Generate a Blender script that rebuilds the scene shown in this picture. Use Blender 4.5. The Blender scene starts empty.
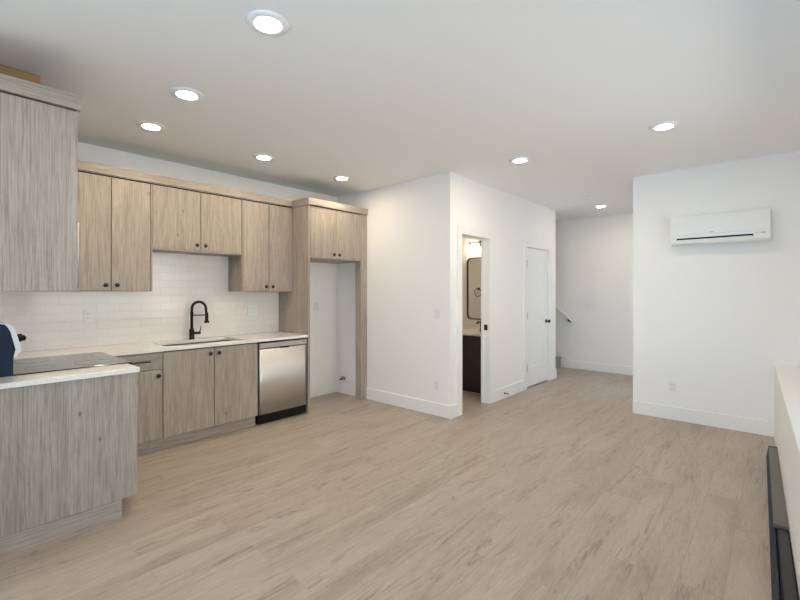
import bpy, bmesh, math, random
from mathutils import Vector, Matrix
random.seed(7)
C = bpy.context.scene.collection
SC = bpy.context.scene

# ------------------------------------------------------------------ camera
F_PX, YAW, Y_HOR, CAM_H = 424.45, 0.7253, 291.92, 1.41
cd = bpy.data.cameras.new('camera'); cam = bpy.data.objects.new('camera', cd); C.objects.link(cam)
cd.sensor_fit = 'HORIZONTAL'; cd.sensor_width = 36.0; cd.lens = F_PX * 36.0 / 800.0
cd.shift_y = -(300 - Y_HOR) / 800.0
cd.clip_start = 0.02
cam.location = (0, 0, CAM_H)
cam.rotation_euler = (math.pi / 2, 0, YAW - math.pi / 2)
SC.camera = cam

# ------------------------------------------------------------------ world, daylight and fill lamps, exposure
w = bpy.data.worlds.new('world'); SC.world = w; w.use_nodes = True
bg = w.node_tree.nodes['Background']; bg.inputs[0].default_value = (0.62, 0.78, 1.0, 1); bg.inputs[1].default_value = 0.9
def daylight(name, loc, rot, sx, sy, power, col):  # area lamp, for window daylight and for the added fills
    l = bpy.data.lights.new(name, 'AREA'); l.shape = 'RECTANGLE'; l.size = sx; l.size_y = sy
    l.energy = power; l.color = col
    o = bpy.data.objects.new(name, l); C.objects.link(o); o.location = loc; o.rotation_euler = rot
    return o
# daylight entering by the glazed door behind the camera and a window beside it, outside the frame
daylight('daylight_back', (-3.2, 0.95, 1.45), (0, -math.pi / 2, 0), 2.8, 2.3, 145, (0.60, 0.81, 1.0))
daylight('side_fill', (2.6, -2.4, 1.45), (math.pi / 2, 0, 0), 3.6, 2.0, 100, (1.0, 0.93, 0.80))  # fill added to even out the kitchen, through an unseen opening over the low wall
daylight('daylight_near', (-0.1, -2.2, 1.5), (math.pi / 2, 0, 0), 1.8, 1.6, 62, (0.54, 0.78, 1.0))
# fill lamp added to brighten the hall, in an unseen opening round the corner
daylight('hall_fill', (6.75, 1.2, 1.2), (math.pi / 2, 0, 0), 1.5, 2.1, 4.5, (1.0, 0.97, 0.92))
SC.cycles.max_bounces = 16; SC.cycles.diffuse_bounces = 14; SC.cycles.glossy_bounces = 6
LAMP_E, LAMP_COL = 160, (1.0, 0.83, 0.60)
BATH_E, BATH_COL = 84, (1.0, 0.80, 0.55)
SC.view_settings.view_transform = 'Standard'; SC.view_settings.look = 'None'
SC.view_settings.gamma = 1.0; SC.view_settings.use_curve_mapping = False
SC.view_settings.exposure = 0.0

# ------------------------------------------------------------------ materials
def srgb(r, g, b):
    f = lambda c: (c / 12.92 if c <= 0.04045 else ((c + 0.055) / 1.055) ** 2.4)
    return (f(r / 255), f(g / 255), f(b / 255), 1)
def mat(name, col, rough=0.5, metal=0.0, spec=None, emit=None, es=0):
    m = bpy.data.materials.new(name); m.use_nodes = True
    p = m.node_tree.nodes['Principled BSDF']
    p.inputs['Base Color'].default_value = col; p.inputs['Roughness'].default_value = rough
    p.inputs['Metallic'].default_value = metal
    if spec is not None: p.inputs['Specular IOR Level'].default_value = spec
    if emit: p.inputs['Emission Color'].default_value = (*emit, 1); p.inputs['Emission Strength'].default_value = es
    return m
class N:
    """small node helper"""
    def __init__(s, m): s.m = m; s.t = m.node_tree; s.p = s.t.nodes['Principled BSDF']
    def n(s, kind, **kw):
        x = s.t.nodes.new(kind)
        for k, v in kw.items(): setattr(x, k, v)
        return x
    def l(s, a, b): s.t.links.new(a, b)
    def ramp(s, fac, stops):
        r = s.n('ShaderNodeValToRGB'); e = r.color_ramp.elements
        while len(e) < len(stops): e.new(0.5)
        for el, (pos, col) in zip(e, stops): el.position = pos; el.color = col
        s.l(fac, r.inputs[0]); return r.outputs[0]
    def mix(s, fac, a, b, mode='MIX'):
        x = s.n('ShaderNodeMix', data_type='RGBA', blend_type=mode)
        if isinstance(fac, (int, float)): x.inputs[0].default_value = fac
        else: s.l(fac, x.inputs[0])
        for i, v in ((6, a), (7, b)):
            if isinstance(v, tuple): x.inputs[i].default_value = v
            else: s.l(v, x.inputs[i])
        return x.outputs[2]
    def noise(s, vec, scale, detail=3, rough=0.55, dist=0.0):
        x = s.n('ShaderNodeTexNoise'); s.l(vec, x.inputs['Vector'])
        x.inputs['Scale'].default_value = scale; x.inputs['Detail'].default_value = detail
        x.inputs['Roughness'].default_value = rough; x.inputs['Distortion'].default_value = dist
        return x.outputs[0]
    def mapping(s, vec, scale=(1, 1, 1), loc=None):
        x = s.n('ShaderNodeMapping'); s.l(vec, x.inputs[0]); x.inputs['Scale'].default_value = scale
        if loc is not None: s.l(loc, x.inputs['Location'])
        return x.outputs[0]
    def vmath(s, op, a, b):
        x = s.n('ShaderNodeVectorMath', operation=op)
        for i, v in ((0, a), (1, b)):
            if isinstance(v, tuple): x.inputs[i].default_value = v
            else: s.l(v, x.inputs[i])
        return x.outputs[0]
    def bump(s, h, strength, dist=0.002):
        x = s.n('ShaderNodeBump'); x.inputs['Strength'].default_value = strength; x.inputs['Distance'].default_value = dist
        s.l(h, x.inputs['Height']); s.l(x.outputs[0], s.p.inputs['Normal'])

def paint(name, col, rough=0.6):
    m = mat(name, col, rough); n = N(m)
    tc = n.n('ShaderNodeTexCoord').outputs['Object']
    n.bump(n.noise(tc, 220, 2), 0.05, 0.001)
    return m
M = {}
M['wall'] = paint('wall_paint', srgb(241, 240, 238), 0.65)
M['ceiling'] = paint('ceiling_paint', srgb(243, 243, 242), 0.75)
M['trim'] = mat('white_trim', srgb(240, 239, 236), 0.35)
M['door'] = mat('white_door_paint', srgb(238, 238, 235), 0.4)

def wood(name, axis, c_lo, c_mid, c_hi):
    """pale grey-brown oak laminate, grain running along one axis"""
    m = mat(name, c_mid, 0.5, spec=0.35); n = N(m)
    tc = n.n('ShaderNodeTexCoord').outputs['Object']
    rnd = n.n('ShaderNodeObjectInfo').outputs['Random']
    off = n.n('ShaderNodeCombineXYZ'); mul = n.n('ShaderNodeMath', operation='MULTIPLY'); n.l(rnd, mul.inputs[0]); mul.inputs[1].default_value = 37.0
    for i in range(3): n.l(mul.outputs[0], off.inputs[i])
    v = n.vmath('ADD', tc, off.outputs[0])
    def sc(a, b): s = [b, b, b]; s[axis] = a; return tuple(s)
    big = n.noise(n.mapping(v, sc(0.6, 7.0)), 1.0, 4, 0.6, 1.2)
    mid = n.noise(n.mapping(v, sc(1.4, 40.0)), 1.0, 6, 0.7, 0.9)
    fine = n.noise(n.mapping(v, sc(4.0, 190.0)), 1.0, 4, 0.65, 0.3)
    # cathedral figure: warped rings stretched along the grain
    warp = n.noise(n.mapping(v, sc(0.8, 3.0)), 1.0, 2, 0.5, 0.0)
    rg = n.n('ShaderNodeMath', operation='MULTIPLY'); n.l(warp, rg.inputs[0]); rg.inputs[1].default_value = 26.0
    fr = n.n('ShaderNodeMath', operation='PINGPONG'); n.l(rg.outputs[0], fr.inputs[0]); fr.inputs[1].default_value = 0.5
    col = n.ramp(big, [(0.28, c_lo), (0.50, c_mid), (0.74, c_hi)])
    col = n.mix(0.30, col, n.ramp(mid, [(0.30, c_lo), (0.68, c_hi)]))
    dk = tuple(c * 0.50 for c in c_lo[:3]) + (1,)
    col = n.mix(0.20, col, n.ramp(fr.outputs[0], [(0.0, c_lo), (0.16, c_mid), (0.5, c_hi)]))
    f1 = n.ramp(mid, [(0.33, (0.48, 0.48, 0.48, 1)), (0.43, (0, 0, 0, 1))])
    col = n.mix(f1, col, dk)
    patch = n.ramp(n.noise(n.mapping(v, sc(0.9, 10.0)), 1.0, 3, 0.6, 0.8), [(0.26, (0.26, 0.26, 0.26, 1)), (0.42, (0, 0, 0, 1))])
    col = n.mix(patch, col, dk)
    col = n.mix(0.42, col, n.ramp(fine, [(0.36, dk), (0.57, c_hi)]))
    kn = n.n('ShaderNodeTexVoronoi'); n.l(n.mapping(v, sc(2.6, 6.5)), kn.inputs['Vector']); kn.inputs['Scale'].default_value = 1.0
    col = n.mix(n.ramp(kn.outputs['Distance'], [(0.025, (0.8, 0.8, 0.8, 1)), (0.06, (0, 0, 0, 1))]), col, dk)
    n.l(col, n.p.inputs['Base Color'])
    n.bump(fine, 0.12, 0.0008)
    return m
W_LO, W_MID, W_HI = srgb(142, 131, 119), srgb(166, 155, 143), srgb(184, 174, 162)
M['wood_z'] = wood('oak_laminate_vertical', 2, W_LO, W_MID, W_HI)
M['wood_x'] = wood('oak_laminate_lengthwise', 0, W_LO, W_MID, W_HI)
M['wood_y'] = wood('oak_laminate_crosswise', 1, W_LO, W_MID, W_HI)
M['raw_wood'] = wood('raw_pine', 0, srgb(122, 90, 52), srgb(142, 108, 66), srgb(160, 126, 82))

def floor_mat():
    m = mat('vinyl_planks', srgb(180, 162, 140), 0.42, spec=0.4); n = N(m)
    tc = n.n('ShaderNodeTexCoord').outputs['Object']
    br = n.n('ShaderNodeTexBrick'); n.l(tc, br.inputs['Vector'])
    br.offset = 0.37; br.offset_frequency = 2; br.squash = 1.0
    for k, v in (('Scale', 1.0), ('Mortar Size', 0.0011), ('Mortar Smooth', 0.3), ('Bias', 0.0), ('Brick Width', 1.22), ('Row Height', 0.182)): br.inputs[k].default_value = v
    br.inputs['Color1'].default_value = (0, 0, 0, 1); br.inputs['Color2'].default_value = (1, 1, 1, 1); br.inputs['Mortar'].default_value = (0.5, 0.5, 0.5, 1)
    off = n.vmath('MULTIPLY', br.outputs['Color'], (23.0, 11.0, 17.0))
    v = n.vmath('ADD', tc, off)
    big = n.noise(n.mapping(v, (0.8, 4.2, 1)), 1.0, 4, 0.6, 1.0)
    mid = n.noise(n.mapping(v, (2.4, 24.0, 1)), 1.0, 6, 0.7, 0.9)
    fine = n.noise(n.mapping(v, (14.0, 170.0, 1)), 1.0, 3, 0.6)
    lo, md, hi, dk = srgb(158, 144, 127), srgb(179, 166, 151), srgb(192, 181, 168), srgb(106, 91, 76)
    col = n.ramp(big, [(0.30, lo), (0.5, md), (0.70, hi)])
    col = n.mix(0.30, col, n.ramp(mid, [(0.3, lo), (0.68, hi)]))
    # thin dark splits, in broken runs along the boards
    ve = n.noise(n.mapping(v, (0.85, 9.5, 1)), 1.0, 5, 0.6, 0.8)
    sub = n.n('ShaderNodeMath', operation='SUBTRACT'); n.l(ve, sub.inputs[0]); sub.inputs[1].default_value = 0.5
    ab = n.n('ShaderNodeMath', operation='ABSOLUTE'); n.l(sub.outputs[0], ab.inputs[0])
    line = n.ramp(ab.outputs[0], [(0.004, (1, 1, 1, 1)), (0.022, (0, 0, 0, 1))])
    msk = n.ramp(n.noise(n.mapping(v, (1.6, 7.0, 1)), 1.0, 3, 0.6, 0.5), [(0.44, (0, 0, 0, 1)), (0.62, (0.55, 0.55, 0.55, 1))])
    col = n.mix(n.mix(1.0, line, msk, 'MULTIPLY'), col, dk)
    streak = n.noise(n.mapping(v, (1.9, 17.0, 1)), 1.0, 6, 0.72, 1.2)
    col = n.mix(n.ramp(streak, [(0.29, (0.5, 0.5, 0.5, 1)), (0.41, (0, 0, 0, 1))]), col, dk)
    col = n.mix(0.17, col, n.ramp(fine, [(0.35, dk), (0.65, hi)]))
    tone = n.ramp(br.outputs['Color'], [(0.0, (0.965, 0.96, 0.955, 1)), (1.0, (1.02, 1.02, 1.02, 1))])
    col = n.mix(1.0, col, tone, 'MULTIPLY')
    col = n.mix(n.mix(0.72, br.outputs['Fac'], (0, 0, 0, 1)), col, srgb(105, 90, 74))
    n.l(col, n.p.inputs['Base Color'])
    n.bump(fine, 0.1, 0.0008)
    return m
M['floor'] = floor_mat()

def tile_mat():
    m = mat('white_subway_tile', srgb(233, 229, 223), 0.13); n = N(m)
    tc = n.n('ShaderNodeTexCoord').outputs['Object']
    sw = n.n('ShaderNodeSeparateXYZ'); n.l(tc, sw.inputs[0]); cb = n.n('ShaderNodeCombineXYZ'); n.l(sw.outputs[0], cb.inputs[0]); n.l(sw.outputs[2], cb.inputs[1])
    br = n.n('ShaderNodeTexBrick'); n.l(cb.outputs[0], br.inputs['Vector'])
    br.offset = 0.5
    for k, v in (('Scale', 1.0), ('Mortar Size', 0.0016), ('Mortar Smooth', 0.4), ('Brick Width', 0.180), ('Row Height', 0.0765)): br.inputs[k].default_value = v
    br.inputs['Color1'].default_value = srgb(232, 229, 225); br.inputs['Color2'].default_value = srgb(228, 225, 221); br.inputs['Mortar'].default_value = srgb(216, 212, 207)
    n.l(br.outputs['Color'], n.p.inputs['Base Color'])
    inv = n.n('ShaderNodeMath', operation='SUBTRACT'); inv.inputs[0].default_value = 1; n.l(br.outputs['Fac'], inv.inputs[1])
    n.bump(inv.outputs[0], 0.5, 0.002)
    return m
M['tile'] = tile_mat()

def quartz_mat():
    m = mat('white_quartz', srgb(238, 234, 228), 0.2); n = N(m)
    tc = n.n('ShaderNodeTexCoord').outputs['Object']
    n.l(n.ramp(n.noise(tc, 60, 5, 0.7), [(0.3, srgb(228, 223, 216)), (0.6, srgb(241, 238, 233))]), n.p.inputs['Base Color'])
    return m
M['quartz'] = quartz_mat()
def steel_mat(name, axis, col, rough):
    m = mat(name, col, rough, 1.0); n = N(m)
    tc = n.n('ShaderNodeTexCoord').outputs['Object']
    s = [300, 300, 300]; s[axis] = 4
    n.bump(n.noise(n.mapping(tc, tuple(s)), 1.0, 2), 0.05, 0.0005)
    return m
M['steel'] = steel_mat('brushed_steel', 0, srgb(205, 202, 198), 0.33)
M['steel_z'] = steel_mat('brushed_steel_upright', 2, srgb(216, 215, 214), 0.43)
M['sink_steel'] = mat('satin_sink_steel', srgb(128, 120, 104), 0.5, 0.8)
M['hinge'] = mat('aged_nickel', srgb(58, 55, 51), 0.6, 0.1)
M['black'] = mat('matte_black_metal', srgb(24, 22, 21), 0.4)
M['bronze'] = mat('dark_bronze', srgb(44, 34, 28), 0.35, 0.7)
M['black_plastic'] = mat('black_plastic', srgb(13, 13, 15), 0.5, spec=0.25)
M['black_glass'] = mat('black_glass', srgb(12, 13, 16), 0.06, spec=0.7)
M['range_side'] = mat('dark_blue_enamel', srgb(14, 36, 60), 0.55, spec=0.3)
M['ring'] = mat('burner_print', srgb(34, 34, 37), 0.15)
M['pale_steel'] = mat('pale_brushed_steel', srgb(214, 216, 218), 0.45, 0.35)
M['dark'] = mat('shadow_gap', srgb(40, 34, 29), 0.8)
M['carcass'] = mat('cabinet_inside', srgb(196, 180, 160), 0.6)
M['plastic'] = mat('white_plastic', srgb(230, 230, 229), 0.3)
M['ac'] = mat('gloss_white_plastic', srgb(231, 231, 230), 0.16)
M['grey_mark'] = mat('grey_print', srgb(150, 152, 155), 0.5)
M['lens'] = mat('lamp_lens', (1, 1, 1, 1), 0.4, emit=LAMP_COL, es=LAMP_E)
_n = N(M['lens']); _l = _n.n('ShaderNodeVectorMath', operation='LENGTH'); _n.l(_n.n('ShaderNodeTexCoord').outputs['Object'], _l.inputs[0])   # diffuser dims toward its rim
_r = _n.n('ShaderNodeMapRange'); _n.l(_l.outputs['Value'], _r.inputs[0])
for _k, _v in ((1, 0.054), (2, 0.0655), (3, LAMP_E * 1.2), (4, 1.0)): _r.inputs[_k].default_value = _v
_n.l(_r.outputs[0], _n.p.inputs['Emission Strength'])
M['bath_lens'] = mat('bathroom_shade', (1, 1, 1, 1), 0.4, emit=BATH_COL, es=BATH_E)
M['mirror'] = mat('mirror_glass', (0.92, 0.92, 0.92, 1), 0.02, 1.0)
M['vanity'] = mat('dark_vanity', srgb(42, 40, 38), 0.45)
M['nickel'] = mat('satin_nickel', srgb(150, 148, 144), 0.3, 1.0)
M['carpet'] = None
def carpet_mat():
    m = mat('grey_carpet', srgb(170, 166, 162), 0.95); n = N(m)
    tc = n.n('ShaderNodeTexCoord').outputs['Object']; ns = n.noise(tc, 400, 3)
    n.l(n.ramp(ns, [(0.3, srgb(140, 136, 132)), (0.7, srgb(190, 186, 182))]), n.p.inputs['Base Color']); n.bump(ns, 0.6, 0.004)
    return m
M['carpet'] = carpet_mat()
M['grey_metal'] = mat('grey_metal', srgb(105, 100, 94), 0.45, 0.2)

# ------------------------------------------------------------------ mesh helpers (world coordinates)
def add_box(bm, x0, x1, y0, y1, z0, z1, bev=0.0, seg=1):
    vs = [bm.verts.new((x, y, z)) for x in (x0, x1) for y in (y0, y1) for z in (z0, z1)]
    q = [(0, 1, 3, 2), (4, 6, 7, 5), (0, 4, 5, 1), (2, 3, 7, 6), (0, 2, 6, 4), (1, 5, 7, 3)]
    fs = [bm.faces.new([vs[i] for i in f]) for f in q]
    if bev > 0:
        es = set(e for f in fs for e in f.edges)
        bmesh.ops.bevel(bm, geom=list(es), offset=bev, segments=seg, affect='EDGES', profile=0.6)
    return bm
def box(x0, x1, y0, y1, z0, z1, bev=0.0, seg=1): return add_box(bmesh.new(), x0, x1, y0, y1, z0, z1, bev, seg)
def add_lathe(bm, prof, center, axis='Z', seg=32, cap=True):
    """prof: list of (radius, offset along the axis)"""
    c = Vector(center)
    def P(r, t, a):
        u, v = r * math.cos(a), r * math.sin(a)
        return c + (Vector((u, v, t)) if axis == 'Z' else Vector((t, u, v)) if axis == 'X' else Vector((v, t, u)))
    rings = [[bm.verts.new(P(r, t, 2 * math.pi * i / seg)) for i in range(seg)] for r, t in prof]
    for a, b in zip(rings, rings[1:]):
        for i in range(seg):
            f = bm.faces.new((a[i], a[(i + 1) % seg], b[(i + 1) % seg], b[i])); f.smooth = True
    if cap:
        for r in (rings[0], rings[-1]):
            bm.faces.new(r)
    return bm
def lathe(prof, center, axis='Z', seg=32, cap=True): return add_lathe(bmesh.new(), prof, center, axis, seg, cap)
def add_tube(bm, pts, r, seg=12, closed=False):
    pts = [Vector(p) for p in pts]; n = len(pts); rings = []
    prev = None
    for i, p in enumerate(pts):
        if closed: t = (pts[(i + 1) % n] - pts[i - 1]).normalized()
        else: t = (pts[min(i + 1, n - 1)] - pts[max(i - 1, 0)]).normalized()
        if prev is None:
            up = Vector((0, 0, 1)) if abs(t.z) < 0.9 else Vector((1, 0, 0))
            a = t.cross(up).normalized()
        else: a = (prev - t * prev.dot(t)).normalized()
        prev = a; b = t.cross(a)
        rr = r[i] if isinstance(r, (list, tuple)) else r
        rings.append([bm.verts.new(p + (a * math.cos(2 * math.pi * k / seg) + b * math.sin(2 * math.pi * k / seg)) * rr) for k in range(seg)])
    pairs = list(zip(rings, rings[1:])) + ([(rings[-1], rings[0])] if closed else [])
    for a, b in pairs:
        for k in range(seg):
            f = bm.faces.new((a[k], a[(k + 1) % seg], b[(k + 1) % seg], b[k])); f.smooth = True
    if not closed: bm.faces.new(rings[0]); bm.faces.new(rings[-1])
    return bm
def tube(pts, r, seg=12, closed=False): return add_tube(bmesh.new(), pts, r, seg, closed)
def add_prism(bm, poly, axis, a, b, smooth=False):
    """poly: 2-D outline in the plane across `axis` (X: (y,z), Y: (x,z), Z: (x,y)), drawn from a to b"""
    def P(p, t): return (t, p[0], p[1]) if axis == 'X' else (p[0], t, p[1]) if axis == 'Y' else (p[0], p[1], t)
    A = [bm.verts.new(P(p, a)) for p in poly]; B = [bm.verts.new(P(p, b)) for p in poly]
    n = len(poly)
    for i in range(n):
        f = bm.faces.new((A[i], A[(i + 1) % n], B[(i + 1) % n], B[i])); f.smooth = smooth
    bm.faces.new(A); bm.faces.new(B)
    return bm
def prism(poly, axis, a, b, smooth=False): return add_prism(bmesh.new(), poly, axis, a, b, smooth)
def rrect(y0, y1, z0, z1, r, k=6):
    pts = []
    for cx, cz, a0 in ((y1 - r, z1 - r, 0), (y0 + r, z1 - r, 90), (y0 + r, z0 + r, 180), (y1 - r, z0 + r, 270)):
        for i in range(k + 1):
            a = math.radians(a0 + 90 * i / k); pts.append((cx + r * math.cos(a), cz + r * math.sin(a)))
    return pts

ORIGIN = {}
def root_of(o):
    while o.parent: o = o.parent
    return o
def obj(name, bm, m, parent=None, origin=None):
    """link a bmesh given in world coordinates as one mesh object"""
    bmesh.ops.recalc_face_normals(bm, faces=bm.faces)
    if parent is not None: o3 = ORIGIN[root_of(parent).name]
    else:
        xs = [v.co for v in bm.verts]
        o3 = Vector(origin) if origin else Vector(((min(p.x for p in xs) + max(p.x for p in xs)) / 2, (min(p.y for p in xs) + max(p.y for p in xs)) / 2, min(p.z for p in xs)))
    for v in bm.verts: v.co -= o3
    me = bpy.data.meshes.new(name); bm.to_mesh(me); bm.free()
    me.materials.append(m)
    o = bpy.data.objects.new(name, me); C.objects.link(o)
    if parent is not None: o.parent = parent
    else: o.location = o3; ORIGIN[o.name] = o3
    return o
def thing(name, label, cat, loc, group=None):
    o = bpy.data.objects.new(name, None); C.objects.link(o); o.location = loc; o.empty_display_size = 0.1
    o['label'] = label; o['category'] = cat
    if group: o['group'] = group
    ORIGIN[o.name] = Vector(loc)
    return o
def tag(o, label, cat, group=None):
    o['label'] = label; o['category'] = cat
    if group: o['group'] = group
    return o
def structure(name, bm, m, parent=None, label=None):
    o = obj(name, bm, m, parent, origin=(0, 0, 0) if parent is None else None)
    if parent is None:
        o['kind'] = 'structure'
        if label: o['label'] = label
    return o
def structure_root(name, loc):
    o = bpy.data.objects.new(name, None); C.objects.link(o); o.location = loc; o['kind'] = 'structure'; ORIGIN[o.name] = Vector(loc); return o

# ------------------------------------------------------------------ dimensions of the room
HC = 2.748
YK, YB, XB, XE, XAC, YAC, XS = 4.657, 2.717, 3.907, 6.92, 5.514, 1.253, 7.987
XL = 0.25            # wall behind the range
TH = 0.11
XBK, YRT = -1.2, -0.46
# ------------------------------------------------------------------ setting
structure('floor', box(XBK - 0.2, XS + 0.15, YRT - 0.2, 6.6, -0.1, 0), M['floor'])
structure('ceiling', box(XBK - 0.2, XS + 0.15, YRT - 0.2, 6.6, HC, HC + 0.1), M['ceiling'])
structure('wall_kitchen', box(XL - TH, XE - TH, YK, YK + TH, 0, HC), M['wall'])
structure('wall_range', box(XL - TH, XL, 3.0, YK, 0, HC), M['wall'])
structure('wall_return', box(XBK, XL - TH, 3.0, 3.0 + TH, 0, HC), M['wall'])
bm = bmesh.new()            # wall behind the camera with a wide glazed door opening (y 0.1 .. 1.8)
add_box(bm, XBK - TH, XBK, YRT, 0.1, 0, HC); add_box(bm, XBK - TH, XBK, 1.8, 3.0 + TH, 0, HC); add_box(bm, XBK - TH, XBK, 0.1, 1.8, 2.4, HC)
structure('wall_back', bm, M['wall'])
bm = bmesh.new()            # right-hand wall with a wide opening added for the side fill and a smaller window beside the camera, beyond the frame
add_box(bm, XBK - TH, -0.8, YRT - TH, YRT, 0, HC); add_box(bm, 0.6, 1.3, YRT - TH, YRT, 0, HC); add_box(bm, 3.9, XAC, YRT - TH, YRT, 0, HC)
add_box(bm, 1.3, 3.9, YRT - TH, YRT, 0, 0.97); add_box(bm, 1.3, 3.9, YRT - TH, YRT, 2.27, HC); add_box(bm, -0.8, 0.6, YRT - TH, YRT, 0, 0.9); add_box(bm, -0.8, 0.6, YRT - TH, YRT, 2.2, HC)
structure('wall_right', bm, M['wall'])
structure('wall_alcove', box(XB, XB + TH, YB + TH, YK, 0, HC), M['wall'])
# wall with the bathroom opening and the closet door
D1A, D1B, D1H = 4.125, 4.75, 2.075
D2A, D2B, D2H = 5.815, 6.60, 2.065
bm = bmesh.new()
for x0, x1, z0, z1 in ((XB, D1A - 0.012, 0, HC), (D1A - 0.012, D1B + 0.012, D1H + 0.012, HC), (D1B + 0.012, D2A - 0.012, 0, HC), (D2A - 0.012, D2B + 0.012, D2H + 0.012, HC), (D2B + 0.012, XE, 0, HC)):
    add_box(bm, x0, x1, YB, YB + TH, z0, z1)
structure('wall_hall', bm, M['wall'])
structure('wall_bathroom', box(5.62, 5.62 + TH, YB + TH, YK, 0, HC), M['wall'])
structure('wall_stair_side', box(XE - TH, XE, YB + TH, 6.4, 0, HC), M['wall'])
structure('wall_stair', box(XS, XS + TH, 1.253 - TH, 6.4, 0, HC), M['wall'])
structure('wall_stair_end', box(XE - TH, XS + TH, 6.4, 6.51, 0, HC), M['wall'])
structure('wall_heat_pump', box(XAC, XAC + TH, YRT - TH, YAC, 0, HC), M['wall'])
bm = bmesh.new()            # hall wall with an unseen opening added for the hall fill lamp (x 6.0 .. 7.5)
add_box(bm, XAC + TH, 6.0, YAC - TH, YAC, 0, HC); add_box(bm, 7.5, XS, YAC - TH, YAC, 0, HC); add_box(bm, 6.0, 7.5, YAC - TH, YAC, 2.25, HC)
structure('wall_hall_south', bm, M['wall'])
structure('wall_closet', box(5.73, XE - TH, 3.5, 3.6, 0, HC), M['wall'])

# low wall running out from the heat pump wall (a touch out of square)
def face_y(x): return 0.016 + (x - 5.514) * (0.086 / 2.774)
structure('wall_low', prism([(XAC, face_y(XAC)), (0.95, face_y(0.95)), (0.95, YRT), (XAC, YRT)], 'Z', 0, 0.71), M['wall'])

# baseboards
BH, BT = 0.145, 0.015
def bb_prof(t=BT, h=BH): return [(0, 0), (t, 0), (t, h - 0.006), (t - 0.006, h), (0, h)]
def base_x(name, x0, x1, y, sgn):      # runs along x, sits on a wall facing sgn*y
    structure(name, prism([(y + sgn * p[0], p[1]) for p in bb_prof()], 'X', x0, x1), M['trim'])
def base_y(name, y0, y1, x, sgn):
    structure(name, prism([(x + sgn * p[0], p[1]) for p in bb_prof()], 'Y', y0, y1), M['trim'])
base_y('baseboard_box', YB - BT, 4.04, XB, -1)
base_x('baseboard_box_corner', XB, D1A - 0.09, YB, -1)
base_x('baseboard_hall', D1B + 0.09, D2A - 0.09, YB, -1)
base_x('baseboard_hall_end', D2B + 0.09, XE + BT, YB, -1)
base_y('baseboard_stair_side', YB, 3.0, XE, 1)
base_y('baseboard_alcove_right', 4.16, YK, XB, -1)
base_x('baseboard_alcove_back', 2.99, XB - BT, YK, -1)
base_y('baseboard_heat_pump', face_y(XAC), YAC, XAC, -1)
base_y('baseboard_stair', YAC, 2.86, XS, -1)
# stair skirt: follows the pitch of the stairs along the far wall
PITCH = 0.75
sk = [(2.86, 0), (2.86, BH), (2.86 + 2.6, BH + 2.6 * PITCH), (2.86 + 2.6, BH + 2.6 * PITCH - 0.30), (3.05, 0.0)]
structure('trim_1', prism(sk, 'X', XS - BT, XS), M['trim'])

# ------------------------------------------------------------------ doorways
def casing(parent, a, b, h, y, wd=0.09, t=0.02, nm='casing'):
    for x0, x1, z0, z1, in ((a - wd, a, 0, h), (b, b + wd, 0, h), (a - wd, b + wd, h, h + wd)):
        obj(nm, box(x0, x1, y - t, y, z0, z1, 0.003), M['trim'], parent)
d1 = structure_root('door_1', (4.44, YB, 0))
casing(d1, D1A, D1B, D1H, YB)
for x0, x1, z0, z1 in ((D1A - 0.012, D1A, 0, D1H), (D1B, D1B + 0.012, 0, D1H), (D1A - 0.012, D1B + 0.012, D1H, D1H + 0.012)):
    obj('jamb', box(x0, x1, YB, YB + TH, z0, z1), M['trim'], d1)
for x0, x1, z0, z1 in ((D1A, D1A + 0.011, 0, D1H), (D1B - 0.011, D1B, 0, D1H), (D1A + 0.011, D1B - 0.011, D1H - 0.011, D1H)):
    obj('door_stop_strip', box(x0, x1, YB + 0.066, YB + 0.098, z0, z1, 0.001), M['trim'], d1)
obj('strike_plate', box(D1B - 0.008, D1B, YB + 0.014, YB + 0.062, 0.925, 0.995, 0.002), M['black'], d1)
d2 = structure_root('door_2', (6.2, YB, 0))
casing(d2, D2A, D2B, D2H, YB)
for x0, x1, z0, z1 in ((D2A - 0.012, D2A, 0, D2H), (D2B, D2B + 0.012, 0, D2H), (D2A - 0.012, D2B + 0.012, D2H, D2H + 0.012)):
    obj('jamb', box(x0, x1, YB, YB + TH, z0, z1), M['trim'], d2)
lx0, lx1, lz0, lz1 = D2A + 0.004, D2B - 0.004, 0.018, D2H - 0.006
leaf = bmesh.new(); ly = YB + 0.004; st = 0.115
add_box(leaf, lx0, lx0 + st, ly, ly + 0.035, lz0, lz1, 0.002); add_box(leaf, lx1 - st, lx1, ly, ly + 0.035, lz0, lz1, 0.002)
add_box(leaf, lx0 + st, lx1 - st, ly, ly + 0.035, lz0, 0.30, 0.002); add_box(leaf, lx0 + st, lx1 - st, ly, ly + 0.035, lz1 - st, lz1, 0.002)
add_box(leaf, lx0 + st, lx1 - st, ly + 0.010, ly + 0.025, 0.30, lz1 - st)
lf = obj('door_leaf', leaf, M['door'], d2)
kb = lathe([(0.030, 0), (0.030, -0.008), (0.012, -0.012), (0.012, -0.035), (0.024, -0.042), (0.028, -0.055), (0.022, -0.066), (0.0, -0.068)], (lx1 - 0.055, ly, 0.95), 'Y', 24, False)
obj('door_knob', kb, M['black'], lf)
for z in (0.30, 1.065, 1.82):
    h = box(D2A + 0.001, D2A + 0.038, YB - 0.008, YB + 0.0035, z - 0.052, z + 0.052, 0.002); obj('hinge', h, M['hinge'], d2)

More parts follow.
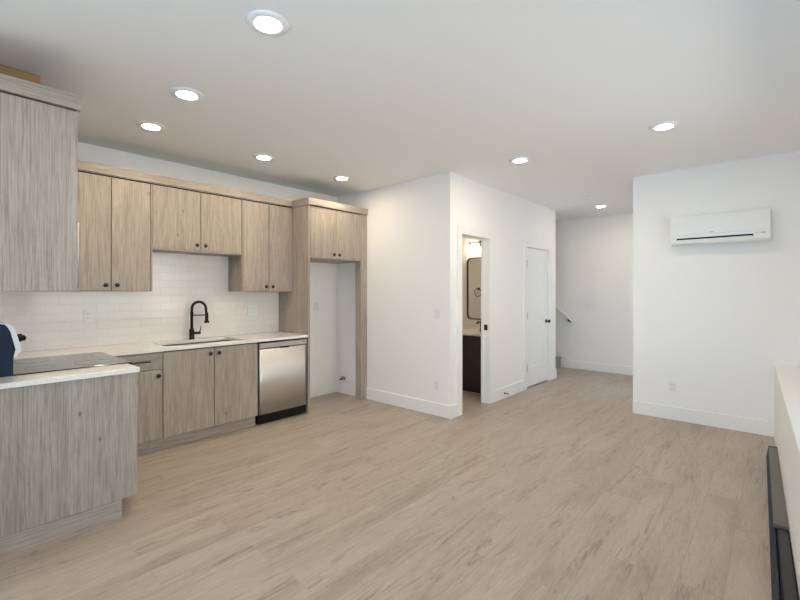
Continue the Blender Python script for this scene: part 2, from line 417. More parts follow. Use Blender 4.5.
# ------------------------------------------------------------------ kitchen joinery
Z0, ZC, CT = 0.112, 0.885, 0.030        # toe height, underside and thickness of the worktop
ZTOP = ZC + CT
YF = 4.062                               # front of the base doors on the sink wall
DT, GAP = 0.019, 0.0032
def knob(parent, x, y, z, axis='Y', sgn=-1):
    pr = [(0.008, 0), (0.008, sgn * 0.012), (0.016, sgn * 0.016), (0.0185, sgn * 0.022), (0.016, sgn * 0.027), (0.0, sgn * 0.028)]
    return obj('knob', lathe(pr, (x, y, z), axis, 20, False), M['black'], parent)
def door_y(parent, x0, x1, z0, z1, yf, knob_side, knob_top, nm='door', m='wood_z'):
    """slab door facing -y with its round knob"""
    d = obj(nm, box(x0 + GAP, x1 - GAP, yf, yf + DT, z0 + GAP, z1 - GAP, 0.0012), M[m], parent)
    if knob_side:
        kx = x0 + 0.042 if knob_side < 0 else x1 - 0.042
        kz = z1 - 0.055 if knob_top else z0 + 0.055
        knob(d, kx, yf, kz)
    return d
def carcass_y(parent, x0, x1, z0, z1, yf, nm='carcass', m='wood_z'):
    obj(nm, box(x0 + 0.0006, x1 - 0.0006, yf + DT + 0.002, YK - 0.001, z0, z1), M[m], parent)

# base cabinets on the sink wall
def base_thing(label, x0, x1): return thing('base_cabinet', label, 'cabinet', ((x0 + x1) / 2, (YF + YK) / 2, 0))
t = base_thing('narrow oak-look base cabinet with one drawer above one door, beside the range', 1.0, 1.42)
carcass_y(t, 0.965, 1.42, Z0, ZC, YF)
obj('filler', box(0.967, 1.05, YF + 0.004, YF + DT, Z0, ZC - 0.01), M['wood_z'], t)
dr = obj('drawer', box(1.05 + GAP, 1.42 - GAP, YF, YF + DT, 0.735, ZC - 0.012, 0.0012), M['wood_x'], t)
hb = tube([(1.125, YF - 0.030, 0.808), (1.31, YF - 0.030, 0.808)], 0.007)
add_tube(hb, [(1.15, YF, 0.808), (1.15, YF - 0.030, 0.808)], 0.005); add_tube(hb, [(1.285, YF, 0.808), (1.285, YF - 0.030, 0.808)], 0.005)
obj('bar_handle', hb, M['black'], dr)
door_y(t, 1.05, 1.42, Z0, 0.73, YF, 1, True)
t = base_thing('wide oak-look base cabinet with two doors under the sink', 1.42, 2.34)
# open box so the sink bowl hangs inside it
sh = bmesh.new()
add_box(sh, 1.4206, 1.438, YF + DT + 0.002, YK - 0.001, Z0, ZC); add_box(sh, 2.322, 2.3394, YF + DT + 0.002, YK - 0.001, Z0, ZC)
add_box(sh, 1.438, 2.322, YF + DT + 0.002, YK - 0.001, Z0, Z0 + 0.018); add_box(sh, 1.438, 2.322, YK - 0.015, YK - 0.001, Z0 + 0.018, ZC)
obj('carcass', sh, M['wood_z'], t)
door_y(t, 1.42, 1.878, Z0, ZC - 0.010, YF, 1, True); door_y(t, 1.878, 2.34, Z0, ZC - 0.010, YF, -1, True)
tag(obj('toe_kick', box(0.905, 2.34, YF + 0.055, YF + 0.07, 0, Z0 - 0.001), M['wood_x']), 'long recessed toe kick board under the sink wall base cabinets', 'toe kick')

# narrow base cabinet that ends the run by the range (its end panel faces the room)
XF, YP = 0.925, 3.07
YR0, YR1 = 3.285, 4.043                  # the range
t = thing('base_cabinet', 'base cabinet at the near end with a wide plain grey-brown end panel', 'cabinet', (0.59, 3.18, 0))
obj('end_panel', box(XL + 0.001, XF - 0.004, YP, YP + 0.019, Z0, ZC + 0.012, 0.001), M['wood_z'], t)
obj('carcass', box(XL + 0.001, XF - DT - 0.004, YP + 0.02, YR0 - 0.004, Z0, ZC + 0.012), M['wood_z'], t)
d = obj('door', box(XF - DT, XF, YP + 0.021, YR0 - 0.006, Z0 + 0.002, 0.73, 0.001), M['wood_z'], t)
knob(d, XF, YR0 - 0.045, 0.68, 'X', 1)
d = obj('drawer', box(XF - DT, XF, YP + 0.021, YR0 - 0.006, 0.735, ZC - 0.012, 0.001), M['wood_y'], t)
knob(d, XF, (YP + YR0) / 2, 0.81, 'X', 1)
obj('toe_kick', box(XL + 0.001, XF - 0.088, YP + 0.006, YR0 - 0.004, 0, Z0 - 0.001), M['wood_x'], t)

# worktops
SX0, SX1, SY0, SY1 = 1.475, 2.235, 4.135, 4.525
bm = bmesh.new()
CY = 4.047
def slab(x0, x1, y0, y1): add_box(bm, x0, x1, y0, y1, ZC + 0.0005, ZTOP)
slab(XL + 0.001, SX0, CY, YK - 0.001); slab(SX1, 2.963, CY, YK - 0.001); slab(SX0, SX1, CY, SY0); slab(SX0, SX1, SY1, YK - 0.001)
bmesh.ops.remove_doubles(bm, verts=bm.verts, dist=1e-5)
tag(obj('countertop', bm, M['quartz']), 'long white stone countertop along the tiled wall with the sink cut-out', 'countertop')
tag(obj('countertop', box(XL + 0.001, XF + 0.004, YP - 0.020, YR0 - 0.002, ZC + 0.0125, ZTOP + 0.012, 0.002), M['quartz']), 'short white countertop on the near end cabinet, in front of the range', 'countertop')
# sink
t = thing('kitchen_sink', 'stainless undermount sink basin set into the long white countertop', 'sink', (1.8625, 4.335, 0.67))
sk = bmesh.new(); zb = 0.69; e = 0.006
add_box(sk, SX0 - e, SX1 + e, SY0 - e, SY1 + e, zb - 0.004, zb)
add_box(sk, SX0 - e, SX0, SY0 - e, SY1 + e, zb, ZC); add_box(sk, SX1, SX1 + e, SY0 - e, SY1 + e, zb, ZC)
add_box(sk, SX0, SX1, SY0 - e, SY0, zb, ZC); add_box(sk, SX0, SX1, SY1, SY1 + e, zb, ZC)
obj('basin', sk, M['sink_steel'], t)
obj('drain', lathe([(0.045, 0.0), (0.045, 0.004), (0.03, 0.004), (0.028, 0.001)], (1.8625, 4.335, zb), 'Z', 24), M['nickel'], t)
# faucet: spring spout with a docking arm
fx, fy = 1.878, 4.575
t = thing('kitchen_faucet', 'tall dark bronze spring-neck faucet standing behind the sink', 'faucet', (fx, fy, ZTOP))
obj('base', lathe([(0.0, 0), (0.030, 0), (0.030, 0.006), (0.025, 0.010), (0.024, 0.105), (0.018, 0.112), (0.0, 0.112)], (fx, fy, ZTOP + 0.0005), 'Z', 24, False), M['bronze'], t)
obj('riser', lathe([(0.014, 0.11), (0.014, 0.262), (0.017, 0.266), (0.017, 0.282), (0.014, 0.286)], (fx, fy, ZTOP), 'Z', 20), M['bronze'], t)
# the hose arches sideways toward the room's right and a little forward
dv = Vector((0.83, -0.55, 0)).normalized(); R = 0.068
arc = [Vector((fx, fy, ZTOP + 0.28)), Vector((fx, fy, ZTOP + 0.315))]
for i in range(0, 13):
    a = math.pi * (1 - i / 12); arc.append(Vector((fx, fy, ZTOP + 0.32)) + dv * (R + R * math.cos(a)) + Vector((0, 0, 1.05 * R * math.sin(a))))
hx = Vector((fx, fy, 0)) + dv * 2 * R
arc += [Vector((hx.x, hx.y, ZTOP + 0.2525)) + dv * 0.006, Vector((hx.x, hx.y, ZTOP + 0.27)) + dv * 0.008]
obj('spring_hose', tube(arc, 0.0125, 14), M['bronze'], t)
coil = []
def along(k):
    n = len(arc) - 1; f = k * n; i = min(int(f), n - 1); return arc[i].lerp(arc[i + 1], f - i), (arc[i + 1] - arc[i]).normalized()
side = dv.cross(Vector((0, 0, 1)))
for i in range(420):
    p, tn = along(i / 420 * 0.99); u = tn.cross(side).normalized(); a = i * 0.62
    coil.append(p + (side * math.cos(a) + u * math.sin(a)) * 0.0135)
obj('coil', tube(coil, 0.0022, 5), M['bronze'], t)
hp = Vector((hx.x, hx.y, 0)) + dv * 0.008
obj('spray_head', lathe([(0.0, 0.280), (0.013, 0.280), (0.016, 0.266), (0.017, 0.195), (0.025, 0.188), (0.026, 0.170), (0.0, 0.168)], (hp.x, hp.y, ZTOP), 'Z', 20, False), M['bronze'], t)
obj('docking_arm', tube([(fx, fy, ZTOP + 0.252), (hp.x, hp.y, ZTOP + 0.252)], 0.0055), M['bronze'], t)
lv = tube([(fx, fy, ZTOP + 0.065), Vector((fx, fy, ZTOP + 0.065)) + dv * 0.085], 0.0135, 14)
add_tube(lv, [Vector((fx, fy, ZTOP + 0.07)) + dv * 0.075, Vector((fx, fy, ZTOP + 0.10)) + dv * 0.082, Vector((fx, fy, ZTOP + 0.140)) + dv * 0.09], [0.006, 0.005, 0.0035], 10)
obj('lever_handle', lv, M['bronze'], t)

# backsplash
bs = bmesh.new()
add_box(bs, XL + 0.001, 1.43, YK - 0.009, YK - 0.0005, ZTOP + 0.0005, 1.414)
add_box(bs, 1.43, 2.31, YK - 0.009, YK - 0.0005, ZTOP + 0.0005, 1.806)
add_box(bs, 2.31, 2.963, YK - 0.009, YK - 0.0005, ZTOP + 0.0005, 1.414)
tag(obj('backsplash', bs, M['tile'], origin=(XL, YK, ZTOP + 0.002)), 'white glossy subway tile backsplash above the long countertop', 'backsplash')

# dishwasher
DX0, DX1, DYF = 2.356, 2.952, 4.052
t = thing('dishwasher', 'stainless steel dishwasher under the countertop beside the fridge alcove', 'dishwasher', (2.654, 4.35, 0))
obj('tub', box(DX0 - 0.004, DX1 + 0.004, DYF + 0.03, YK - 0.03, 0.02, 0.868), M['black_plastic'], t)
bow = [(DX0 + (DX1 - DX0) * i / 24, DYF + 0.007 * ((2 * i / 24 - 1) ** 2) ** 2) for i in range(25)]
dbm = prism(bow + [(DX1, DYF + 0.03), (DX0, DYF + 0.03)], 'Z', 0.115, 0.802, True)
dd = obj('door', dbm, M['steel_z'], t)
for p in dd.data.polygons:
    p.use_smooth = abs(p.normal.z) < 0.5 and p.normal.y < -0.3
cp = box(DX0, DX1, DYF + 0.002, DYF + 0.03, 0.815, 0.866, 0.002)
cp = obj('control_panel', cp, M['steel'], t)
hr = prism([(DYF + 0.012, 0.802), (DYF + 0.03, 0.802), (DYF + 0.03, 0.815), (DYF + 0.012, 0.815)], 'X', DX0, DX1)
obj('recess', hr, M['grey_metal'], dd)
obj('pocket_handle', box(2.60, 2.715, DYF - 0.001, DYF + 0.012, 0.7985, 0.816, 0.001), M['black_plastic'], dd)
for a, b, c_, d_ in [(2.375, 2.425, 0.838, 0.844)] + [(2.56 + k * 0.034, 2.573 + k * 0.034, 0.842, 0.845) for k in range(9)] + [(2.905, 2.925, 0.836, 0.848)]:
    obj('marking', box(a, b, DYF + 0.0012, DYF + 0.0025, c_, d_), M['grey_mark'], cp)
obj('kick_plate', box(DX0, DX1, DYF + 0.055, DYF + 0.068, 0.004, 0.115), M['black_plastic'], t)
for x in (DX0 + 0.03, DX1 - 0.03): obj('foot', lathe([(0.016, 0.0), (0.016, 0.012), (0.008, 0.014), (0.008, 0.04)], (x, DYF + 0.12, 0), 'Z', 12), M['black_plastic'], t)

# fridge surround: tall side panel, bridging cabinet, slim post at the wall
YFR, ZU0, ZUT = 4.043, 1.808, 2.418
t = thing('fridge_cabinet', 'tall oak-look fridge surround with two small doors over the empty alcove', 'cabinet', (3.44, 4.35, 0))
obj('side_panel', box(2.966, 2.989, YFR, YK - 0.001, 0, ZUT, 0.001), M['wood_z'], t)
obj('post', box(3.795, XB - 0.0008, YFR, YFR + 0.105, 0, ZUT, 0.001), M['wood_z'], t)
obj('carcass', box(2.99, 3.905, YFR + 0.108, YK - 0.001, ZU0, ZUT), M['wood_z'], t)
obj('front_rail', box(2.99, 3.794, YFR + DT + 0.003, YFR + 0.107, ZU0, ZUT), M['wood_z'], t)
door_y(t, 2.989, 3.378, ZU0, ZUT - 0.004, YFR, 1, False); door_y(t, 3.378, 3.795, ZU0, ZUT - 0.004, YFR, -1, False)
cr = bmesh.new()
add_box(cr, 2.951, XB - 0.001, YFR - 0.018, YFR + 0.002, ZUT + 0.006, ZUT + 0.085, 0.001)
add_box(cr, 2.951, 2.971, YFR + 0.002, YK - 0.001, ZUT + 0.006, ZUT + 0.085, 0.001)
obj('crown', cr, M['wood_x'], t)
obj('shade_board', box(2.972, XB - 0.001, YFR + 0.004, YK - 0.001, ZUT + 0.001, ZUT + 0.006), M['dark'], t)  # dark sheet paints the shadow line below the crown

# wall cabinets on the sink wall
YU, ZUB = 4.347, 1.415
def wall_thing(label, x0, x1, z): return thing('wall_cabinet', label, 'cabinet', ((x0 + x1) / 2, (YU + YK) / 2, z))
t = wall_thing('tall two-door wall cabinet left of the sink, over the outlet', 0.61, 1.43, ZUB)
carcass_y(t, 0.615, 1.43, ZUB, ZUT, YU)
door_y(t, 0.77, 1.10, ZUB, ZUT - 0.004, YU, 1, False); door_y(t, 1.10, 1.414, ZUB, ZUT - 0.004, YU, -1, False)
obj('edge_panel', box(1.415, 1.4294, YU, YU + DT + 0.0015, ZUB, ZUT - 0.004, 0.001), M['wood_z'], t)
t = wall_thing('short two-door wall cabinet hung high above the kitchen faucet', 1.43, 2.31, ZU0)
carcass_y(t, 1.43, 2.31, ZU0, ZUT, YU)
obj('bottom_rail', box(1.4306, 2.3094, YU, YU + DT + 0.0015, ZU0, ZU0 + 0.014, 0.001), M['wood_x'], t)
door_y(t, 1.43, 1.872, ZU0 + 0.014, ZUT - 0.004, YU, 1, False); door_y(t, 1.872, 2.31, ZU0 + 0.014, ZUT - 0.004, YU, -1, False)
t = wall_thing('tall two-door wall cabinet above the dishwasher, next to the fridge surround', 2.31, 2.965, ZUB)
carcass_y(t, 2.31, 2.965, ZUB, ZUT, YU)
obj('edge_panel', box(2.3106, 2.323, YU, YU + DT + 0.0015, ZUB, ZUT - 0.004, 0.001), M['wood_z'], t)
door_y(t, 2.324, 2.642, ZUB, ZUT - 0.004, YU, 1, False); door_y(t, 2.642, 2.964, ZUB, ZUT - 0.004, YU, -1, False)
tag(obj('crown_board', box(0.64, 2.949, YU - 0.016, YU + 0.004, ZUT + 0.010, ZUT + 0.085, 0.001), M['wood_x']), 'long oak-look crown board running over the sink wall cabinets', 'crown trim')
obj('shade_board', box(0.64, 2.948, YU + 0.0045, YK - 0.001, ZUT + 0.0005, ZUT + 0.006), M['dark'], bpy.data.objects['crown_board'])  # dark sheet added so the gap under the crown looks shaded

# wall cabinets over the range (seen end-on)
YPU, ZLT = 2.99, 2.44
XUF = 0.598
t = thing('wall_cabinet', 'tall wall cabinet at the left edge, its blank end panel facing the room', 'cabinet', (0.43, 3.5, ZUB))
obj('end_panel', box(XL + 0.001, XUF - 0.004, YPU, YPU + 0.019, ZUB, ZLT, 0.001), M['wood_z'], t)
obj('carcass', box(XL + 0.001, XUF - DT - 0.003, YPU + 0.02, YR0, ZUB, ZLT), M['wood_z'], t)
obj('bridge', box(XL + 0.001, XUF - DT - 0.003, YR0 + 0.001, YU + 0.0, 1.875, ZLT), M['wood_z'], t)
d = obj('door', box(XUF - DT, XUF, YPU + 0.021, YR0 - 0.003, ZUB + 0.003, ZLT - 0.005, 0.001), M['wood_z'], t); knob(d, XUF, YR0 - 0.045, ZUB + 0.055, 'X', 1)
for a, b, kk in ((YR0, 3.664, 3.62), (3.664, YR1, 3.705)):
    d = obj('door', box(XUF - DT, XUF, a + GAP, b - GAP, 1.878, ZLT - 0.005, 0.001), M['wood_z'], t); knob(d, XUF, kk, 1.93, 'X', 1)
cr = bmesh.new()
add_box(cr, XL + 0.001, XUF + 0.009, YPU - 0.018, YPU + 0.004, ZLT + 0.008, ZLT + 0.09, 0.001)
add_box(cr, XUF - 0.006, XUF + 0.009, YPU + 0.004, YU - 0.02, ZLT + 0.008, ZLT + 0.09, 0.001)
obj('crown', cr, M['wood_x'], t)
obj('shade_board', box(XL + 0.001, XUF - 0.007, YPU + 0.005, YU - 0.02, ZLT + 0.001, ZLT + 0.008), M['dark'], t)  # shade of the crown gap, put in as a dark sheet
tag(obj('wood_box', box(XL + 0.002, 0.445, 3.09, 3.42, ZLT + 0.0085, 2.622, 0.001), M['raw_wood']), 'bare brown wood box lying on top of the left wall cabinet', 'box')

# microwave under the bridge (only its handle edge shows past the end panel)
t = thing('microwave', 'microwave over the range, only its front edge showing past the cabinet', 'microwave', (0.45, 3.66, 1.43))
obj('body', box(XL + 0.002, 0.610, YR0 + 0.004, YR1 - 0.002, 1.432, 1.87), M['steel'], t)
dd = obj('door', box(0.611, 0.638, YR0 + 0.004, YR1 - 0.17, 1.436, 1.866, 0.003), M['steel'], t)
obj('window', box(0.6382, 0.640, YR0 + 0.06, YR1 - 0.23, 1.50, 1.80, 0.0005), M['black_glass'], dd)
obj('control_panel', box(0.611, 0.638, YR1 - 0.168, YR1 - 0.002, 1.436, 1.866, 0.003), M['black_glass'], t)
hn = tube([(0.660, YR0 + 0.035, 1.45), (0.660, YR0 + 0.035, 1.85)], 0.007)
for z in (1.52, 1.79): add_tube(hn, [(0.638, YR0 + 0.035, z), (0.660, YR0 + 0.035, z)], 0.006)
obj('handle', hn, M['steel'], dd)

# range
ZCT = 0.931
t = thing('range', 'electric range with black glass cooktop between the two countertops', 'range', (0.6, 3.66, 0))
obj('body', box(0.27, 0.925, YR0 + 0.002, YR1 - 0.002, 0.06, ZCT - 0.012), M['range_side'], t)
obj('frame', box(0.353, 0.956, YR0 + 0.001, YR1 - 0.001, ZCT - 0.011, ZCT - 0.003, 0.001), M['black_plastic'], t)
gl = obj('cooktop', box(0.354, 0.952, YR0 + 0.003, YR1 - 0.003, ZCT - 0.0028, ZCT + 0.002, 0.001), M['black_glass'], t)
for cx, cy, r in ((0.50, 3.48, 0.075), (0.50, 3.85, 0.10), (0.78, 3.48, 0.105), (0.78, 3.85, 0.08)):
    rg = lathe([(r, 0), (r + 0.003, 0), (r + 0.003, 0.0003), (r, 0.0003), (r, 0)], (cx, cy, ZCT + 0.0021), 'Z', 40, False); obj('burner_ring', rg, M['ring'], gl)
dd = obj('oven_door', box(0.926, 0.952, YR0 + 0.006, YR1 - 0.006, 0.24, 0.80, 0.004), M['steel'], t)
obj('oven_window', box(0.9522, 0.954, YR0 + 0.12, YR1 - 0.12, 0.36, 0.66, 0.0005), M['black_glass'], dd)
hn = tube([(0.99, YR0 + 0.06, 0.76), (0.99, YR1 - 0.06, 0.76)], 0.011)
for y in (YR0 + 0.09, YR1 - 0.09): add_tube(hn, [(0.952, y, 0.76), (0.99, y, 0.76)], 0.008)
obj('handle', hn, M['steel'], dd)
obj('storage_drawer', box(0.926, 0.950, YR0 + 0.006, YR1 - 0.006, 0.07, 0.232, 0.004), M['steel'], t)
obj('front_strip', box(0.926, 0.950, YR0 + 0.006, YR1 - 0.006, 0.806, ZCT - 0.013, 0.003), M['steel'], t)
for x in (0.33, 0.86):
    for y in (YR0 + 0.06, YR1 - 0.06): obj('foot', lathe([(0.018, 0), (0.018, 0.02), (0.01, 0.022), (0.01, 0.06)], (x, y, 0), 'Z', 12), M['black_plastic'], t)
pf = [(0.27, ZCT - 0.010), (0.352, ZCT - 0.010), (0.3538, 1.0395), (0.3615, 1.078), (0.3395, 1.1798), (0.3295, 1.2048), (0.3178, 1.222), (0.27, 1.235)]
bgd = obj('backguard', prism(pf, 'Y', YR0 + 0.012, YR1 - 0.012), M['range_side'], t)
pf2 = [(0.3575, 1.028), (0.389, 1.071), (0.362, 1.188), (0.347, 1.215), (0.325, 1.228), (0.27, 1.241), (0.27, 1.2355), (0.318, 1.2225), (0.330, 1.205), (0.340, 1.180), (0.362, 1.078), (0.354, 1.040)]
obj('steel_cladding', prism(pf2, 'Y', YR0 + 0.002, YR1 - 0.002), M['pale_steel'], bgd)
nrm = Vector((0.113, 0, 0.026)).normalized()
for y in (3.36, 3.47, 3.86, 3.97):
    c = Vector((0.3762, y, 1.130))
    k = tube([c, c + nrm * 0.006, c + nrm * 0.0065, c + nrm * 0.032], [0.024, 0.024, 0.019, 0.017], 20)
    add_tube(k, [c + nrm * 0.030 + Vector((-0.004, 0, 0.016)), c + nrm * 0.038, c + nrm * 0.030 + Vector((0.004, 0, -0.016))], [0.004, 0.006, 0.004], 8)
    obj('knob', k, M['black_plastic'], bgd)
dp = [(0.3825, 1.094), (0.3865, 1.095), (0.3735, 1.151), (0.3695, 1.15)]
obj('display', prism(dp, 'Y', 3.56, 3.77), M['black_glass'], bgd)

# ------------------------------------------------------------------ heat pump head on the right wall
AY0, AY1, AZ0, AZ1, AXF = 0.04, 0.842, 1.905, 2.208, 5.314
t = thing('wall_air_conditioner', 'white wall-mounted air conditioner head high on the right wall', 'air conditioner', (5.42, 0.441, AZ0))
zs = 2.004
body = [(XAC - 0.0005, AZ0 + 0.03), (XAC - 0.0005, AZ1), (AXF + 0.016, AZ1), (AXF + 0.006, AZ1 - 0.006), (AXF + 0.002, AZ1 - 0.02), (AXF + 0.004, zs - 0.005), (AXF + 0.016, AZ0 + 0.022), (AXF + 0.036, AZ0 + 0.004), (AXF + 0.06, AZ0), (XAC - 0.03, AZ0 + 0.012)]
obj('body', prism(body, 'Y', AY0, AY1), M['ac'], t)
fp = [(AXF + 0.0015, zs), (AXF - 0.004, zs + 0.003), (AXF - 0.006, AZ1 - 0.025), (AXF - 0.002, AZ1 - 0.006), (AXF + 0.0055, AZ1 - 0.006), (AXF + 0.0015, AZ1 - 0.02)]
fpo = obj('front_panel', prism(fp, 'Y', AY0 + 0.002, AY1 - 0.002), M['ac'], t)
obj('emblem', box(AXF - 0.0055, AXF - 0.0035, 0.475, 0.505, zs + 0.012, zs + 0.018), M['grey_mark'], fpo)
sl = [(AXF - 0.0005, 1.972), (AXF + 0.004, 1.972), (AXF + 0.012, 1.944), (AXF + 0.006, 1.944)]
obj('outlet_slot', prism(sl, 'Y', 0.165, 0.79), M['black_plastic'], t)
lv = [(AXF + 0.0005, 1.955), (AXF + 0.006, 1.957), (AXF + 0.018, 1.922), (AXF + 0.010, 1.919)]
obj('louver', prism(lv, 'Y', 0.168, 0.787), M['ac'], t)
for a, b in ((0.075, 0.11), (0.125, 0.132), (0.142, 0.149)): obj('indicator_mark', box(AXF + 0.0035, AXF + 0.0065, a, b, 1.975, 1.985), M['grey_mark'], t)

# ------------------------------------------------------------------ outlets and switches
def outlet(label, center, face, kind='outlet', wd=0.072, ht=0.116, gangs=1):
    """face: ('X',-1) means the plate faces -x"""
    ax, sg = face; c = Vector(center)
    nm = 'wall_outlet' if kind == 'outlet' else 'light_switch'
    t = thing(nm, label, 'outlet' if kind == 'outlet' else 'light switch', center)
    def bx(u0, u1, z0, z1, d0, d1, bev=0.0):
        if ax == 'X':
            a, b = sorted((c.x + sg * d0, c.x + sg * d1)); return box(a, b, c.y + u0, c.y + u1, c.z + z0, c.z + z1, bev)
        a, b = sorted((c.y + sg * d0, c.y + sg * d1)); return box(c.x + u0, c.x + u1, a, b, c.z + z0, c.z + z1, bev)
    obj('cover_plate', bx(-wd / 2, wd / 2, -ht / 2, ht / 2, 0.0003, 0.0072, 0.002), M['plastic'], t)
    for g in range(gangs):
        u = (g - (gangs - 1) / 2) * 0.046
        if kind == 'outlet':
            for z in (-0.022, 0.022):
                s = obj('socket', bx(u - 0.016, u + 0.016, z - 0.014, z + 0.014, 0.0072, 0.0085, 0.0006), M['plastic'], t)
                sl = bx(u - 0.008, u - 0.0055, z - 0.002, z + 0.007, 0.0085, 0.0089)
                for k in (0.0055,):
                    b2 = bx(u + k, u + k + 0.0025, z - 0.002, z + 0.007, 0.0085, 0.0089)
                    me = bpy.data.meshes.new('tmp'); b2.to_mesh(me); sl.from_mesh(me); b2.free(); bpy.data.meshes.remove(me)
                obj('slots', sl, M['dark'], s)
        else:
            obj('rocker', bx(u - 0.016, u + 0.016, -0.033, 0.033, 0.0072, 0.0102, 0.001), M['plastic'], t)
    return t
outlet('white outlet on the tile left of the faucet, under the wall cabinet', (1.0, YK - 0.009, 1.19), ('Y', -1))
outlet('wide white outlet plate on the tile right of the faucet', (2.60, YK - 0.009, 1.19), ('Y', -1), wd=0.118, gangs=2)
outlet('white outlet low on the wall between alcove and bathroom doorway', (XB, 2.90, 0.345), ('X', -1))
outlet('white light switch at shoulder height beside the bathroom doorway', (XB, 2.90, 1.16), ('X', -1), 'switch')
outlet('white outlet low on the wall under the air conditioner', (XAC, 0.86, 0.365), ('X', -1))
outlet('small white outlet on the back wall of the empty fridge alcove', (3.545, YK, 1.215), ('Y', -1))
# ice-maker valve in the fridge alcove
t = thing('water_valve', 'small chrome and black water valve low in the fridge alcove', 'valve', (XB, 4.50, 0.19))
obj('escutcheon', lathe([(0.0, -0.0005), (0.028, -0.0005), (0.026, -0.006), (0.008, -0.01), (0.008, -0.04), (0.0, -0.04)], (XB, 4.50, 0.21), 'X', 20, False), M['nickel'], t)
obj('valve_body', tube([(XB - 0.045, 4.50, 0.19), (XB - 0.045, 4.50, 0.245)], 0.011), M['nickel'], t)
obj('handle', box(XB - 0.072, XB - 0.056, 4.475, 4.525, 0.196, 0.214, 0.004), M['black'], t)
# door stop on the hall baseboard
t = thing('door_stop', 'small black door stop on the baseboard between the two doorways', 'door stop', (5.14, YB - BT, 0.062))
obj('rod', lathe([(0.0, -0.0003), (0.013, -0.0003), (0.012, -0.006), (0.006, -0.008), (0.006, -0.065)], (5.14, YB - BT, 0.066), 'Y', 16, False), M['black'], t)
obj('rubber_tip', lathe([(0.010, -0.065), (0.011, -0.07), (0.010, -0.08)], (5.14, YB - BT, 0.066), 'Y', 16), M['plastic'], t)

# ------------------------------------------------------------------ ceiling lights
LIGHTS = [
    (1.145, 1.893, 'recessed ceiling light nearest the camera, largest of all'),
    (1.192, 2.982, 'recessed ceiling light in front of the range end of the kitchen'),
    (1.230, 3.774, 'recessed ceiling light over the drawer cabinet, leftmost in the photo'),
    (2.256, 3.803, 'recessed ceiling light above the sink wall, left of the fridge surround'),
    (3.279, 3.818, 'recessed ceiling light in front of the fridge surround doors'),
    (4.030, 1.946, 'recessed ceiling light outside the bathroom doorway'),
    (3.975, 0.678, 'recessed ceiling light in front of the air conditioner'),
    (7.024, 2.043, 'small-looking recessed ceiling light far down the hall by the stairs'),
]
for x, y, lab in LIGHTS:
    t = thing('recessed_light', lab, 'ceiling light', (x, y, HC), 'recessed ceiling lights')
    obj('trim_ring', lathe([(0.066, -0.010), (0.076, -0.012), (0.096, -0.008), (0.104, -0.0004), (0.066, -0.0004), (0.066, -0.010)], (x, y, HC), 'Z', 48, False), M['ceiling'], t)
    obj('lens', lathe([(0.0, -0.0085), (0.065, -0.0085), (0.065, -0.0005), (0.0, -0.0005)], (x, y, HC), 'Z', 40, False), M['lens'], t)
t = thing('smoke_detector', 'small round white smoke detector on the hall ceiling', 'smoke detector', (6.218, 2.008, HC))
obj('base', lathe([(0.0, -0.0004), (0.068, -0.0004), (0.068, -0.012), (0.0, -0.012)], (6.218, 2.008, HC), 'Z', 36, False), M['plastic'], t)
obj('cover', lathe([(0.060, -0.012), (0.058, -0.026), (0.046, -0.034), (0.0, -0.036)], (6.218, 2.008, HC), 'Z', 36, False), M['plastic'], t)

# ------------------------------------------------------------------ stairs and handrail
t = thing('staircase', 'grey carpeted stairs going up behind the hall corner', 'stairs', ((XE + XS) / 2, 3.03, 0))
for i in range(9):
    y0 = 3.03 + 0.255 * i; z = 0.191 * (i + 1)
    s = box(XE + 0.016, XS - BT - 0.001, y0, y0 + 0.2549, 0 if i == 0 else z - 0.30, z - 0.012)
    add_box(s, XE + 0.016, XS - BT - 0.001, y0 - 0.02, y0 + 0.2549, z - 0.030, z, 0.008, 2)
    obj('step', s, M['carpet'], t)
t = thing('handrail', 'white sloping handrail on the stair wall with black brackets', 'handrail', (XS - 0.06, 2.77, 0.87))
rl = prism(rrect(-0.02, 0.02, -0.025, 0.025, 0.012, 4), 'X', 0, 3.2)
ang = math.atan(PITCH)
R = Matrix.Translation((XS - 0.065, 2.765, 0.862)) @ Matrix.Rotation(ang, 4, 'X') @ Matrix.Rotation(math.pi / 2, 4, 'Z')
bmesh.ops.transform(rl, matrix=R, verts=rl.verts)
obj('rail', rl, M['trim'], t)
for yy in (2.865, 4.2):
    zz = 0.862 + (yy - 2.765) * PITCH - 0.026
    br = lathe([(0.0, -0.0005), (0.045, -0.0005), (0.045, -0.010), (0.012, -0.012), (0.0, -0.012)], (XS, yy, zz - 0.012), 'X', 20, False)
    add_tube(br, [(XS - 0.008, yy, zz - 0.02), (XS - 0.045, yy, zz - 0.022), (XS - 0.065, yy, zz)], 0.016, 10)
    obj('bracket', br, M['black'], t)

# ------------------------------------------------------------------ bathroom seen through the doorway
XV = 5.62
VX, VY0, VY1, VZ = 5.09, 2.87, 3.63, 0.80
t = thing('bathroom_vanity', 'dark two-door bathroom vanity with white top seen through the doorway', 'vanity', (5.36, 3.25, 0))
obj('carcass', box(VX + 0.02, XV - 0.001, VY0, VY1, 0.10, VZ), M['vanity'], t)
obj('toe_kick', box(VX + 0.07, XV - 0.001, VY0, VY1, 0, 0.10), M['vanity'], t)
for a, b, ky in ((VY0, 3.25, 3.20), (3.25, VY1, 3.30)):
    d = obj('door', box(VX, VX + 0.019, a + 0.003, b - 0.003, 0.105, VZ - 0.006, 0.0015), M['vanity'], t)
    obj('knob', lathe([(0.006, 0), (0.006, -0.012), (0.014, -0.016), (0.015, -0.024), (0.0, -0.027)], (VX, ky, 0.755), 'X', 16, False), M['black'], d)
top = box(VX - 0.012, XV - 0.001, VY0 - 0.005, VY1 + 0.01, VZ + 0.0005, VZ + 0.03, 0.003)
